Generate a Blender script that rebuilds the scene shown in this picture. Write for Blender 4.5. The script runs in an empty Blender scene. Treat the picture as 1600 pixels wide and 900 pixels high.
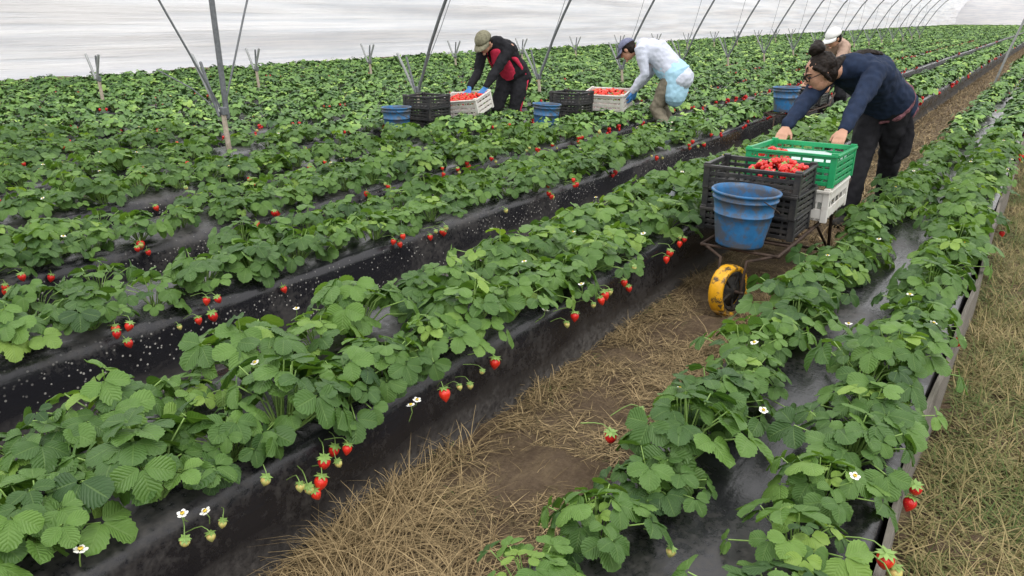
import bpy, bmesh, math, random
import numpy as np
from mathutils import Vector, Matrix, Euler, noise as mnoise
random.seed(7); rng=np.random.default_rng(7)
scene=bpy.context.scene
COL=scene.collection
# ------------------------------------------------------------------ camera
CAMH=1.45; YAW=math.radians(35.2); PITCH=math.radians(20.1)
cam_d=bpy.data.cameras.new("camera"); cam=bpy.data.objects.new("camera",cam_d); COL.objects.link(cam)
cam_d.sensor_width=36; cam_d.lens=1150/1600*36; cam_d.clip_end=900; cam_d.clip_start=0.05
cam.location=(0,0,CAMH); cam.rotation_euler=(math.radians(90)-PITCH,0,YAW)
scene.camera=cam
Rv=np.array([math.cos(YAW),math.sin(YAW),0]); Fh=np.array([-math.sin(YAW),math.cos(YAW),0])
Fv=Fh*math.cos(PITCH)+np.array([0,0,-math.sin(PITCH)]); Uv=Fh*math.sin(PITCH)+np.array([0,0,math.cos(PITCH)])
def proj(p):
    d=np.array(p)-np.array([0,0,CAMH]); z=d@Fv
    if z<0.1: return None
    return (800+1150*(d@Rv)/z, 450-1150*(d@Uv)/z, z)
# ------------------------------------------------------------------ world
w=bpy.data.worlds.new("World"); scene.world=w; w.use_nodes=True
nt=w.node_tree; bg=nt.nodes["Background"]
sky=nt.nodes.new("ShaderNodeTexSky"); sky.sky_type='NISHITA'; sky.sun_disc=False
sky.sun_elevation=math.radians(58); sky.sun_rotation=math.radians(-60); sky.air_density=1.0; sky.dust_density=4
hs=nt.nodes.new("ShaderNodeHueSaturation"); hs.inputs['Saturation'].default_value=0.25
mx=nt.nodes.new("ShaderNodeMixRGB"); mx.inputs[0].default_value=0.88; mx.inputs[2].default_value=(12.2,12.1,12.2,1)
nt.links.new(sky.outputs[0],hs.inputs['Color']); nt.links.new(hs.outputs[0],mx.inputs[1]); nt.links.new(mx.outputs[0],bg.inputs[0])
bg.inputs[1].default_value=0.15
sd=bpy.data.lights.new("sun","SUN"); sd.energy=1.4; sd.angle=math.radians(14); sd.color=(1,0.97,0.92)
so=bpy.data.objects.new("sun",sd); COL.objects.link(so); so.rotation_euler=(math.radians(32),0,math.radians(60)); so.location=(0,0,30)
scene.view_settings.view_transform='Standard'
try: scene.view_settings.look='None'
except Exception: pass
# ------------------------------------------------------------------ materials
class NB:
    def __init__(s,name):
        s.m=bpy.data.materials.new(name); s.m.use_nodes=True; s.t=s.m.node_tree; s.b=s.t.nodes["Principled BSDF"]; s.out=s.t.nodes["Material Output"]
    def n(s,typ,**k):
        x=s.t.nodes.new(typ)
        for a,b in k.items(): setattr(x,a,b)
        return x
    def l(s,a,b): s.t.links.new(a,b)
    def math(s,op,a,b=None,c=None):
        x=s.n("ShaderNodeMath",operation=op)
        for i,v in enumerate((a,b,c)):
            if v is None: continue
            if isinstance(v,(int,float)): x.inputs[i].default_value=v
            else: s.l(v,x.inputs[i])
        return x.outputs[0]
    def mix(s,f,a,b,blend='MIX'):
        x=s.n("ShaderNodeMixRGB",blend_type=blend)
        for i,v in enumerate((f,a,b)):
            if isinstance(v,(int,float)): x.inputs[i].default_value=v
            elif isinstance(v,tuple): x.inputs[i].default_value=(*v,1)
            else: s.l(v,x.inputs[i])
        return x.outputs[0]
    def noise(s,scale,detail=4,rough=0.55,vec=None):
        x=s.n("ShaderNodeTexNoise"); x.inputs['Scale'].default_value=scale; x.inputs['Detail'].default_value=detail; x.inputs['Roughness'].default_value=rough
        if vec is not None: s.l(vec,x.inputs['Vector'])
        return x.outputs[0]
    def ramp(s,f,lo,hi):
        x=s.n("ShaderNodeMapRange"); s.l(f,x.inputs[0]); x.inputs[1].default_value=lo; x.inputs[2].default_value=hi; x.clamp=True
        return x.outputs[0]
    def obj(s): return s.n("ShaderNodeTexCoord").outputs['Object']
    def mapv(s,v,scale):
        x=s.n("ShaderNodeMapping"); s.l(v,x.inputs[0]); x.inputs['Scale'].default_value=scale; return x.outputs[0]
    def bump(s,h,st,dist=0.01):
        x=s.n("ShaderNodeBump"); x.inputs['Strength'].default_value=st; x.inputs['Distance'].default_value=dist; s.l(h,x.inputs['Height']); s.l(x.outputs[0],s.b.inputs['Normal']); return x.outputs[0]
    def set(s,col=None,rough=None,spec=None,metal=None):
        if col is not None:
            if isinstance(col,tuple): s.b.inputs['Base Color'].default_value=(*col,1)
            else: s.l(col,s.b.inputs['Base Color'])
        if rough is not None:
            if isinstance(rough,(int,float)): s.b.inputs['Roughness'].default_value=rough
            else: s.l(rough,s.b.inputs['Roughness'])
        if spec is not None: s.b.inputs['Specular IOR Level'].default_value=spec
        if metal is not None: s.b.inputs['Metallic'].default_value=metal
def simple(name,col,rough=0.6,spec=0.4,metal=0,var=0.25,scale=15,bump=0.0,dirt=None,dirtamt=0.5,dlo=0.48,dhi=0.62):
    b=NB(name); o=b.obj(); n=b.noise(scale,5,0.6,o)
    c=b.mix(b.ramp(n,0.3,0.7),tuple(x*(1-var) for x in col),tuple(min(1,x*(1+var)) for x in col))
    if dirt:
        n2=b.noise(scale*0.6,6,0.7,o); f=b.math('MULTIPLY',b.ramp(n2,dlo,dhi),dirtamt); c=b.mix(f,c,dirt)
    b.set(c,rough,spec,metal)
    if bump: b.bump(n,bump)
    return b.m
def leaf_mat(name,near=True):
    b=NB(name)
    at=b.n("ShaderNodeAttribute",attribute_name="tint").outputs['Fac']
    t=at
    if near:
        rnd=b.n("ShaderNodeObjectInfo").outputs['Random']
        t=b.math('ADD',at,b.math('MULTIPLY',b.math('SUBTRACT',rnd,0.5),0.3))
    ramp=b.n("ShaderNodeValToRGB"); b.l(t,ramp.inputs[0])
    e=ramp.color_ramp.elements; e[0].position=0.0; e[0].color=(0.032,0.082,0.022,1); e[1].position=1.0; e[1].color=(0.24,0.37,0.072,1)
    e2=e.new(0.42); e2.color=(0.077,0.160,0.035,1); e3=e.new(0.78); e3.color=(0.138,0.255,0.052,1)
    col=ramp.outputs[0]
    if near:
        uv=b.n("ShaderNodeUVMap"); sx=b.n("ShaderNodeSeparateXYZ"); b.l(uv.outputs[0],sx.inputs[0])
        u=b.math('ABSOLUTE',b.math('SUBTRACT',sx.outputs[0],0.5)); u=b.math('MULTIPLY',u,2); v=sx.outputs[1]
        lat=b.math('FRACT',b.math('MULTIPLY',b.math('SUBTRACT',v,b.math('MULTIPLY',u,0.38)),7.5))
        tri=b.math('ABSOLUTE',b.math('SUBTRACT',lat,0.5))
        vein=b.ramp(tri,0.40,0.5); mid=b.ramp(u,0.09,0.02)
        vm=b.math('MAXIMUM',b.math('MULTIPLY',vein,0.4),mid)
        col=b.mix(b.math('MULTIPLY',vm,0.32),col,(0.22,0.34,0.11))
        no=b.noise(30,3,0.5,b.obj()); col=b.mix(b.ramp(no,0.35,0.75),col,b.mix(1.0,col,(0.78,0.82,0.7),'MULTIPLY'))
        hgt=b.math('SUBTRACT',b.ramp(tri,0.5,0.1),mid); b.bump(hgt,0.42,0.004)
        tr=b.n("ShaderNodeBsdfTranslucent"); b.l(b.mix(1.0,col,(1.7,1.7,0.6),'MULTIPLY'),tr.inputs[0])
        ms=b.n("ShaderNodeMixShader"); ms.inputs[0].default_value=0.25
        b.l(b.b.outputs[0],ms.inputs[1]); b.l(tr.outputs[0],ms.inputs[2]); b.l(ms.outputs[0],b.out.inputs[0])
    else:
        col=b.mix(1.0,col,(1.08,1.08,1.05),'MULTIPLY')
    b.set(col,0.48,0.40)
    return b.m
M_leaf=leaf_mat("strawberry_leaf"); M_leaf2=leaf_mat("strawberry_leaf_rows",False)
M_stem=simple("green_stem",(0.20,0.32,0.08),0.5,var=0.2)
def fruit_mat():
    b=NB("ripe_fruit"); o=b.obj()
    v=b.n("ShaderNodeTexVoronoi"); v.inputs['Scale'].default_value=170; b.l(o,v.inputs[0])
    seed=b.ramp(v.outputs['Distance'],0.22,0.12)
    rnd=b.n("ShaderNodeObjectInfo").outputs['Random']
    base=b.mix(rnd,(0.55,0.010,0.012),(0.70,0.035,0.015))
    c=b.mix(b.math('MULTIPLY',seed,0.6),base,(0.75,0.35,0.08)); 
    b.set(c,0.28,0.5); b.bump(v.outputs['Distance'],0.4,0.002); return b.m
M_red=fruit_mat()
M_pale=simple("unripe_fruit",(0.50,0.52,0.16),0.4,var=0.25,scale=60,dirt=(0.7,0.25,0.1),dirtamt=0.5)
M_petal=simple("white_petal",(0.8,0.8,0.76),0.6,var=0.05)
M_yel=simple("flower_centre",(0.7,0.5,0.06),0.7,var=0.2,scale=200)
PM=[M_leaf,M_stem,M_red,M_pale,M_petal,M_yel]; PM2=[M_leaf2]+PM[1:]
def plastic_black(name,dust_base):
    b=NB(name); o=b.obj(); s=b.n("ShaderNodeSeparateXYZ"); b.l(o,s.inputs[0])
    n1=b.noise(7,4,0.5,b.mapv(o,(1,0.25,1))); n2=b.noise(2.2,5,0.6,o); n3=b.noise(45,5,0.7,o)
    dust=b.math('MULTIPLY',b.ramp(b.math('ADD',b.math('MULTIPLY',n2,0.6),b.math('MULTIPLY',n3,0.4)),0.50,0.66),0.32)
    low=b.ramp(b.math('ADD',s.outputs[2],b.math('MULTIPLY',b.math('SUBTRACT',n1,0.5),0.22)),0.14,0.02)
    dl=b.math('MULTIPLY',low,dust_base)
    d=b.math('MAXIMUM',dust,b.math('MULTIPLY',dl,b.ramp(n3,0.25,0.7)))
    c=b.mix(d,(0.012,0.012,0.015),(0.16,0.145,0.13))
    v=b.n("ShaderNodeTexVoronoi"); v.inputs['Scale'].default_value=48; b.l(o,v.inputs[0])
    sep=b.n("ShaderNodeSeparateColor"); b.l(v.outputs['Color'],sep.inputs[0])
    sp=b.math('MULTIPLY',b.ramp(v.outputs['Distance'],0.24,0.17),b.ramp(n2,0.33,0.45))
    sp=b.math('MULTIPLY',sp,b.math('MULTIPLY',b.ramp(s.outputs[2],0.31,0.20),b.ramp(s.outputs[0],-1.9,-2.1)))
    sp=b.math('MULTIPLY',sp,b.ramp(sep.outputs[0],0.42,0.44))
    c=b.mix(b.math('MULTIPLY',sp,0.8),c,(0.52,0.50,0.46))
    r=b.math('ADD',0.24,b.math('MULTIPLY',d,1.3))
    b.set(c,r,0.5); b.bump(b.math('ADD',n1,b.math('MULTIPLY',n3,0.12)),0.45,0.025); return b.m
M_mulch=plastic_black("black_mulch_film",0.75)
def ground_mat():
    b=NB("soil_and_straw"); o=b.obj()
    n1=b.noise(3,6,0.65,o); n2=b.noise(40,6,0.75,o); n3=b.noise(14,4,0.6,b.mapv(o,(2.5,0.6,1)))
    c=b.mix(b.ramp(n1,0.35,0.65),(0.10,0.070,0.046),(0.175,0.128,0.085))
    c=b.mix(b.math('MULTIPLY',b.ramp(n3,0.45,0.65),0.4),c,(0.24,0.18,0.105))
    c=b.mix(b.math('MULTIPLY',b.ramp(n2,0.4,0.7),0.6),c,b.mix(1.0,c,(0.45,0.42,0.40),'MULTIPLY'))
    b.set(c,0.95,0.1); b.bump(b.math('ADD',n2,n1),0.9,0.03); return b.m
M_ground=ground_mat()
def grass_mat(name,a,bc,c2):
    b=NB(name); at=b.n("ShaderNodeAttribute",attribute_name="tint").outputs['Fac']
    r=b.n("ShaderNodeValToRGB"); b.l(at,r.inputs[0]); e=r.color_ramp.elements
    e[0].color=(*a,1); e[1].color=(*c2,1); k=e.new(0.5); k.color=(*bc,1)
    b.set(r.outputs[0],0.7,0.2); return b.m
M_dry=grass_mat("dry_straw",(0.085,0.068,0.033),(0.205,0.145,0.073),(0.42,0.315,0.165))
M_verge=grass_mat("verge_grass",(0.070,0.115,0.028),(0.175,0.160,0.062),(0.36,0.285,0.14))
def wood_mat():
    b=NB("weathered_board"); o=b.obj(); n=b.noise(6,6,0.7,b.mapv(o,(30,1,30)))
    b.set(b.mix(b.ramp(n,0.3,0.7),(0.11,0.098,0.085),(0.24,0.22,0.19)),0.85,0.2); b.bump(n,0.5); return b.m
M_board=wood_mat()
def sheet_mat():
    b=NB("white_tunnel_film"); o=b.obj()
    n=b.noise(1.6,6,0.65,b.mapv(o,(0.3,0.10,5.0))); n2=b.noise(0.8,4,0.6,b.mapv(o,(0.3,0.5,1.0)))
    f=b.ramp(b.math('ADD',b.math('MULTIPLY',n,0.8),b.math('MULTIPLY',n2,0.2)),0.38,0.58)  # shade of the film's folds put into the colour as greyer lengthwise streaks
    b.set(b.mix(f,(0.70,0.73,0.78),(0.95,0.95,0.96)),0.5,0.3); b.bump(n,0.7,0.25)
    tr=b.n("ShaderNodeBsdfTranslucent"); b.l(b.mix(f,(0.80,0.83,0.88),(0.98,0.98,0.99)),tr.inputs[0])
    ms=b.n("ShaderNodeMixShader"); ms.inputs[0].default_value=0.6
    b.l(b.b.outputs[0],ms.inputs[1]); b.l(tr.outputs[0],ms.inputs[2]); b.l(ms.outputs[0],b.out.inputs[0]); return b.m
M_sheet=sheet_mat()
M_steel=simple("galvanised_steel",(0.15,0.16,0.17),0.5,0.5,0.4,var=0.25,scale=30)
M_steel2=simple("pale_galvanised_steel",(0.30,0.31,0.31),0.5,0.5,0.2,var=0.2,scale=30)
M_post=simple("weathered_post",(0.34,0.29,0.23),0.85,0.2,0,var=0.3,scale=25)
M_rust=simple("rusty_tube",(0.055,0.036,0.026),0.7,0.3,0.2,var=0.45,scale=30,bump=0.3)
M_blue=simple("blue_bucket_plastic",(0.022,0.125,0.29),0.45,0.4,0,var=0.25,scale=14,dirt=(0.085,0.075,0.065),dirtamt=0.8,dlo=0.44,dhi=0.56)
M_blk=simple("black_crate_plastic",(0.020,0.020,0.022),0.45,0.45,0,var=0.3,scale=20,dirt=(0.09,0.08,0.07),dirtamt=0.4)
M_grn=simple("green_crate_plastic",(0.010,0.28,0.10),0.4,0.45,0,var=0.18,scale=12)
M_wht=simple("white_crate_plastic",(0.66,0.64,0.60),0.45,0.4,0,var=0.06,scale=12,dirt=(0.42,0.36,0.28),dirtamt=0.35)
M_paper=simple("pale_crate_liner",(0.46,0.58,0.54),0.6,0.3,0,var=0.08)
M_yw=simple("yellow_wheel_paint",(0.76,0.38,0.012),0.45,0.4,0,var=0.12,scale=26,dirt=(0.05,0.04,0.03),dirtamt=0.95,dlo=0.5,dhi=0.58)
M_rub=simple("black_rubber",(0.02,0.019,0.018),0.8,0.2,0,var=0.4,scale=40,dirt=(0.10,0.08,0.055),dirtamt=0.5)
# ------------------------------------------------------------------ helpers
def new_obj(name,mesh,parent=None,loc=(0,0,0),**props):
    o=bpy.data.objects.new(name,mesh); COL.objects.link(o); o.location=loc
    if parent is not None: o.parent=parent
    for k,v in props.items(): o[k]=v
    return o
def np_mesh(name,V,Q,mats,M=None,UV=None,T=None,smooth=True):
    me=bpy.data.meshes.new(name); V=np.asarray(V,dtype=np.float32); Q=np.asarray(Q,dtype=np.int32)
    me.vertices.add(len(V)); me.vertices.foreach_set("co",V.ravel())
    me.loops.add(Q.size); me.loops.foreach_set("vertex_index",Q.ravel())
    me.polygons.add(len(Q)); me.polygons.foreach_set("loop_start",np.arange(0,Q.size,4,dtype=np.int32))
    me.polygons.foreach_set("loop_total",np.full(len(Q),4,dtype=np.int32))
    if M is not None: me.polygons.foreach_set("material_index",np.asarray(M,dtype=np.int32))
    me.polygons.foreach_set("use_smooth",np.full(len(Q),smooth))
    for m in mats: me.materials.append(m)
    if UV is not None:
        l=me.uv_layers.new(name="UVMap"); l.data.foreach_set("uv",np.asarray(UV,dtype=np.float32)[Q.ravel()].ravel())
    if T is not None:
        a=me.attributes.new("tint",'FLOAT','POINT'); a.data.foreach_set("value",np.asarray(T,dtype=np.float32))
    me.update(calc_edges=True); me.validate(verbose=False); return me
class Acc:
    def __init__(s): s.V=[];s.Q=[];s.UV=[];s.T=[];s.M=[];s.n=0
    def add(s,V,Q,UV=None,T=0.5,M=0):
        V=np.asarray(V,float); Q=np.asarray(Q,int); s.V.append(V); s.Q.append(Q+s.n)
        s.UV.append(np.zeros((len(V),2))+0.25 if UV is None else UV)
        s.T.append(np.full(len(V),T) if np.isscalar(T) else T); s.M.append(np.full(len(Q),M) if np.isscalar(M) else M); s.n+=len(V)
    def get(s): return [np.concatenate(x) for x in (s.V,s.Q,s.UV,s.T,s.M)]
def tube_np(pts,rad,seg=4):
    pts=np.asarray(pts,float); n=len(pts); rad=np.full(n,rad) if np.isscalar(rad) else np.asarray(rad)
    V=[];tn=np.gradient(pts,axis=0)
    for i in range(n):
        t=tn[i]/np.linalg.norm(tn[i]); a=np.cross(t,[0,0,1.0]); 
        if np.linalg.norm(a)<0.1: a=np.cross(t,[0,1.0,0])
        a/=np.linalg.norm(a); c=np.cross(t,a)
        for k in range(seg):
            th=2*math.pi*k/seg; V.append(pts[i]+rad[i]*(math.cos(th)*a+math.sin(th)*c))
    Q=[[i*seg+k,i*seg+(k+1)%seg,(i+1)*seg+(k+1)%seg,(i+1)*seg+k] for i in range(n-1) for k in range(seg)]
    return np.array(V),np.array(Q)
def leaflet(L,W,nst,nac,fold,curl,r,serr=True):
    ts=np.linspace(0.0,1.0,nst); V=[];UV=[]
    for i,t in enumerate(ts):
        if t<0.56: wv=max(0.06,(1-((0.56-t)/0.56)**2.0))**0.75
        else: wv=max(0.10,math.sqrt(max(0,1-((t-0.56)/0.44)**2.3)))
        if serr: wv*=(1.06 if i%2 else 0.93)
        hw=W/2*wv
        for j in range(nac):
            u=-1+2*j/(nac-1); x=L*t+(L*0.03*abs(u)**3 if serr and i%2 else 0); y=u*hw
            z=fold*abs(y)-curl*L*t*t*0.5+0.02*L*math.sin(7*t+3*u+r)-0.35*W*abs(u*wv)**3*0.35
            V.append((x,y,z)); UV.append((u*0.5+0.5,t))
    Q=[[i*nac+j,(i+1)*nac+j,(i+1)*nac+j+1,i*nac+j+1] for i in range(nst-1) for j in range(nac-1)]
    return np.array(V),np.array(Q),np.array(UV)
def plant(nl,R,H,LL,nst,nac,stems=True,serr=True,seed=0):
    g=random.Random(seed); A=Acc(); lop=g.uniform(0,6.28)
    for i in range(nl):
        th=i*2.39996+g.uniform(-.45,.45); q=math.sqrt((i+0.6)/nl); r=R*q*g.uniform(0.75,1.2)*(1+0.18*math.cos(th-lop))
        h=H*(1.0-0.66*q*q)+g.uniform(-0.035,0.035); 
        d=0.05+0.75*q*q+g.uniform(-.35,.35)
        f=np.array([math.cos(th)*math.cos(d),math.sin(th)*math.cos(d),-math.sin(d)])
        s=np.array([-math.sin(th),math.cos(th),0])+np.array([0,0,g.uniform(-.45,.45)]); s/=np.linalg.norm(s)
        n=np.cross(f,s); n/=np.linalg.norm(n); s=np.cross(n,f)
        P=np.array([math.cos(th)*r,math.sin(th)*r,h]); Rm=np.stack([f,s,n],axis=1)
        sc=g.uniform(0.65,1.2)*(0.8 if q<0.3 else 1.0); tint=g.gauss(0.48,0.20)+(0.25 if q<0.35 and g.random()<.6 else 0)
        tint=min(1,max(0.03,tint)); base=P-f*LL*0.45*sc
        fold=g.uniform(0.1,0.6)
        for a,k in ((0,1.0),(1.25,0.92),(-1.25,0.92)):
            a+=g.uniform(-.14,.14); V,Q,UV=leaflet(LL*sc*k,LL*sc*k*0.88,nst,nac,fold,g.uniform(0.1,0.8),g.uniform(0,6),serr)
            V=V+np.array([0.006,0,0]); ca,sa=math.cos(a),math.sin(a)
            V=np.stack([V[:,0]*ca-V[:,1]*sa,V[:,0]*sa+V[:,1]*ca,V[:,2]+0.003*g.random()],axis=1)
            A.add(V@Rm.T+base,Q,UV,tint+g.uniform(-.05,.05),0)
        if stems:
            c0=np.array([math.cos(th)*0.015,math.sin(th)*0.015,0]); m=c0*0.5+base*0.5+np.array([0,0,0.03])
            V,Q=tube_np([c0,m,base],[0.003,0.0024,0.002],3 if nst<10 else 5); A.add(V,Q,None,0.6,1)
    return A
def fruit_arrays(seg=12,ring=9,L=0.040,R=0.0165,mat=2,detail=True,stalk=True):
    A=Acc(); V=[];
    for i in range(ring):
        t=i/(ring-1); z=-L*t; r=R*(math.sin(math.pi*min(1,(0.06+0.94*t))**0.72)**0.8 if t<1 else 0.02); r=max(r,0.0006)
        for k in range(seg):
            a=2*math.pi*k/seg; V.append((r*math.cos(a),r*math.sin(a),z))
    Q=[[i*seg+k,(i+1)*seg+k,(i+1)*seg+(k+1)%seg,i*seg+(k+1)%seg] for i in range(ring-1) for k in range(seg)]
    A.add(V,Q,None,0.5,mat)
    if detail:
        for k in range(9):
            a=2*math.pi*k/9; c,s=math.cos(a),math.sin(a); p=np.array([[0,0,0.003],[R*0.6*c-0.005*s,R*0.6*s+0.005*c,0.002],[R*1.3*c,R*1.3*s,-0.004+0.006*(k%2)],[R*0.6*c+0.005*s,R*0.6*s-0.005*c,0.002]])
            A.add(p,[[0,1,2,3]],None,0.7,1)
        if stalk:
            V,Q=tube_np([(0,0,0),(-0.006,0,0.010),(-0.024,0.004,0.016),(-0.05,0.008,0.008),(-0.09,0.01,-0.01)],[0.0015,0.0013,0.0013,0.0015,0.0015],5); A.add(V,Q,None,.6,1)
    return A
def flower_arrays():
    A=Acc()
    for k in range(5):
        a=2*math.pi*k/5; V,Q,UV=leaflet(0.010,0.010,5,3,0.2,-0.4,k,False); V=V+np.array([0.003,0,0]); ca,sa=math.cos(a),math.sin(a)
        V=np.stack([V[:,0]*ca-V[:,1]*sa,V[:,0]*sa+V[:,1]*ca,V[:,2]],axis=1); A.add(V,Q,UV,.5,4)
    F=fruit_arrays(8,5,0.006,0.005,5,False).get(); A.add(F[0]+np.array([0,0,0.006]),F[1],None,.5,5)
    V,Q=tube_np([(0,0,0),(0,0,-0.02),(-0.02,0.01,-0.05)],0.0013,4); A.add(V,Q,None,.6,1)
    return A
def mesh_from(name,A,mats=PM):
    V,Q,UV,T,M=A.get(); return np_mesh(name,V,Q,mats,M,UV,T)
HI=[mesh_from("strawberry_plant_mesh",plant([19,23,27,30][i%4],0.175,0.152,0.064,13,5,seed=i)) for i in range(16)]
FR=mesh_from("ripe_fruit_mesh",fruit_arrays(14,10)); FR2=mesh_from("unripe_fruit_mesh",fruit_arrays(12,9,0.026,0.0118,3)); FL=mesh_from("flower_mesh",flower_arrays())
def withfruit(A,seed,nf,nfl,rs=1.0):
    g=random.Random(seed); yc=g.uniform(-.08,.08)
    for i in range(nf):
        F=fruit_arrays(6,4,0.046*rs,0.020*rs,2 if g.random()<.85 else 3,False).get(); p=np.array([g.uniform(0.15,0.21),yc+g.gauss(0,.04),g.uniform(0.0,0.09)]); A.add(F[0]+p,F[1],None,.5,F[4])
    for i in range(nfl):
        V=np.array([[-1,-1,0],[1,-1,0],[1,1,0],[-1,1,0]])*0.009*rs+np.array([g.uniform(-.15,.2),g.uniform(-.15,.15),g.uniform(.12,.18)]); A.add(V,[[0,1,2,3]],None,.5,4)
    return A
NF1=[0,0,0,3,3,2,5,2]; NF2=[0,0,3,4]
L1=[withfruit(plant(19,0.165,0.160,0.068,6,3,True,False,seed=50+i),i,NF1[i],[1,0,1,0,1,0,1,0][i]).get() for i in range(8)]
L2=[withfruit(plant(14,0.175,0.165,0.080,4,3,False,False,seed=80+i),i,NF2[i],1,1.15).get() for i in range(4)]
L3=[plant(7,0.18,0.18,0.12,3,3,False,False,seed=90+i).get() for i in range(4)]
L4=[plant(4,0.20,0.19,0.20,3,3,False,False,seed=95+i).get() for i in range(4)]
# ------------------------------------------------------------------ beds
SH=[-1.533,-2.76,-3.78]; 
while SH[-1]>-14.2: SH.append(SH[-1]-1.0)
def wob(y,x,a): return a*(np.sin(y*2.3+x*9)+0.6*np.sin(y*5.7+x*4)+0.4*np.sin(y*13.1+x*17))/2
ys=np.concatenate([np.arange(-1.5,14,0.07),np.arange(14,40,0.4),np.arange(40,151,3)])
def bed(idx,prof,length_lab):
    n=len(prof); V=[]
    for (x,z) in prof:
        V.append(np.stack([x+wob(ys,x*3.1+idx,0.007),ys,z+wob(ys,x*7.7+idx*2,0.005)],axis=1))
    V=np.stack(V,axis=1).reshape(-1,3); m=len(ys)
    i=np.arange(m-1)[:,None]*n+np.arange(n-1)[None,:]; i=i.ravel()
    Q=np.stack([i,i+1,i+n+1,i+n],axis=1)
    me=np_mesh("planting_bed_mesh",V,Q,[M_mulch]); return new_obj("planting_bed",me,kind="structure",label=length_lab,category="planting bed")
for i in range(len(SH)):
    s=SH[i]; nx=SH[i+1] if i+1<len(SH) else s-1.1; wd=0.66 if i<1 else 0.60
    pr=[(s+0.028,-0.05),(s+0.022,0.05),(s+0.012,0.15),(s+0.004,0.25),(s-0.005,0.285),(s-0.03,0.303),(s-0.16,0.315),(s-wd/2,0.32),(s-wd+0.13,0.315),(s-wd+0.03,0.30),(s-wd,0.27),(s-wd-0.02,0.15),(s-wd-0.04,0.05),(s-wd-0.07,0.03),(nx+0.09,0.03),(nx+0.06,0.03),(nx+0.035,0.0)]
    bed(i,pr,"raised planting bed covered with black plastic mulch film")
pr=[(-0.90,-0.05),(-0.865,0.04),(-0.83,0.15),(-0.80,0.215),(-0.76,0.242),(-0.62,0.252),(-0.45,0.248),(-0.3,0.252),(-0.18,0.245),(-0.135,0.236),(-0.130,0.2),(-0.128,-0.05)]
bed(31,pr,"low planting bed under shiny black plastic beside grassy verge")
yb=np.arange(0,60,0.25); V=[]
for y in yb:
    o=0.010*math.sin(y*1.9)+0.006*math.sin(y*4.7); t=0.222+0.010*math.sin(y*3.1)
    for (x,z) in ((-0.116,-0.03),(-0.116,t),(-0.098,t),(-0.098,-0.03)): V.append((x+o,y,z))
Q=[]
for k in range(len(yb)-1):
    for j in range(4): Q.append([4*k+j,4*k+(j+1)%4,4*k+4+(j+1)%4,4*k+4+j])
new_obj("edge_board",np_mesh("edge_board_mesh",V,Q,[M_board],smooth=False),label="long weathered grey board edging the planting bed",category="board")
# ground
gx=np.concatenate([[-300,-120,-60,-30,-21],np.arange(-1.6,1.6,0.05),[2,3,5,10,30,100,300]]); gy=np.concatenate([[-60,-20,-5],np.arange(-1,9,0.06),np.arange(9,30,0.5),[40,70,120,200,600]])
GX,GY=np.meshgrid(gx,gy,indexing='ij'); GZ=np.zeros_like(GX)
for i in range(len(gx)):
    if -1.55<gx[i]<1.6:
        for j in range(len(gy)):
            if -1<gy[j]<30: GZ[i,j]=0.035*mnoise.noise(Vector((gx[i]*4,gy[j]*2.5,0)))+0.018*mnoise.noise(Vector((gx[i]*14,gy[j]*12,3)))+0.010*mnoise.noise(Vector((gx[i]*40,gy[j]*40,3)))
        ruts=0.03*math.cos((gx[i]+1.2)*9) if gx[i]<-0.8 else 0; GZ[i,:]+=ruts*0.4
V=np.stack([GX,GY,GZ],axis=2).reshape(-1,3); n=len(gy); i=(np.arange(len(gx)-1)[:,None]*n+np.arange(n-1)[None,:]).ravel()
new_obj("ground",np_mesh("ground_mesh",V,np.stack([i,i+n,i+n+1,i+1],axis=1),[M_ground]),kind="structure",label="bare brown soil with scattered straw",category="ground")
# ------------------------------------------------------------------ plant positions
PL=[]; POST=(-6.1,4.08)
def add_line(x,z,y0,y1,step,sc,fruity,bi,skip=0.0,jx=0.022):
    y=y0+rng.uniform(0,step)
    while y<y1:
        px=x+rng.normal(0,jx)
        t=(px*POST[0]+y*POST[1])/(POST[0]**2+POST[1]**2); dd=math.hypot(px-POST[0]*t,y-POST[1]*t)
        blocked=(0.90<t<1.03 and dd<0.20)
        if rng.random()>skip and not blocked: PL.append((px,y,z,sc*rng.uniform(0.82,1.15),fruity,bi))
        y+=step*rng.uniform(0.85,1.15)
for i,s in enumerate(SH):
    if i==0: add_line(s-0.10,0.303,-0.3,148,0.225,1.03,1,i,0.0,0.025); add_line(s-0.42,0.305,-0.3,148,0.225,1.06,0,i,0.0,0.03)
    else: add_line(s-0.13,0.305,-0.3,148,0.25,0.90,1,i,0.03); add_line(s-0.42,0.305,-0.3,148,0.25,0.90,0,i,0.05)
add_line(-0.67,0.245,0.2,148,0.235,0.93,2,99,0.03,0.03); add_line(-0.26,0.245,0.2,148,0.225,0.98,1,99,0.0,0.03)
vis=[];rest=[]
for p in PL:
    q=proj((p[0],p[1],p[2]+0.1))
    if q is None: 
        continue
    if q[0]<-700 or q[0]>2300 or q[1]>1500: continue
    m=0.2*1150/q[2]
    (vis if (-m<q[0]<1600+m and -m<q[1]<900+m) else rest).append((q[2],p))
vis.sort(key=lambda a:a[0]); near=vis[:300]; rest+=vis[300:]
near_objs=[]
for k,(d,p) in enumerate(near):
    me=HI[int(rng.integers(len(HI)))]
    o=new_obj("strawberry_plant",me,loc=(p[0],p[1],p[2]),category="strawberry plant",group="strawberry plants in the field rows"); o["label"]="leafy strawberry plant with serrated leaves on black plastic bed"
    o.rotation_euler=(rng.uniform(-.1,.1),rng.uniform(-.1,.1)+(0.10 if p[4]==1 and p[5]<90 else 0),rng.uniform(0,6.28)); o.scale=(p[3],p[3],p[3]*rng.uniform(0.85,1.2)); near_objs.append((o,p))
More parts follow.
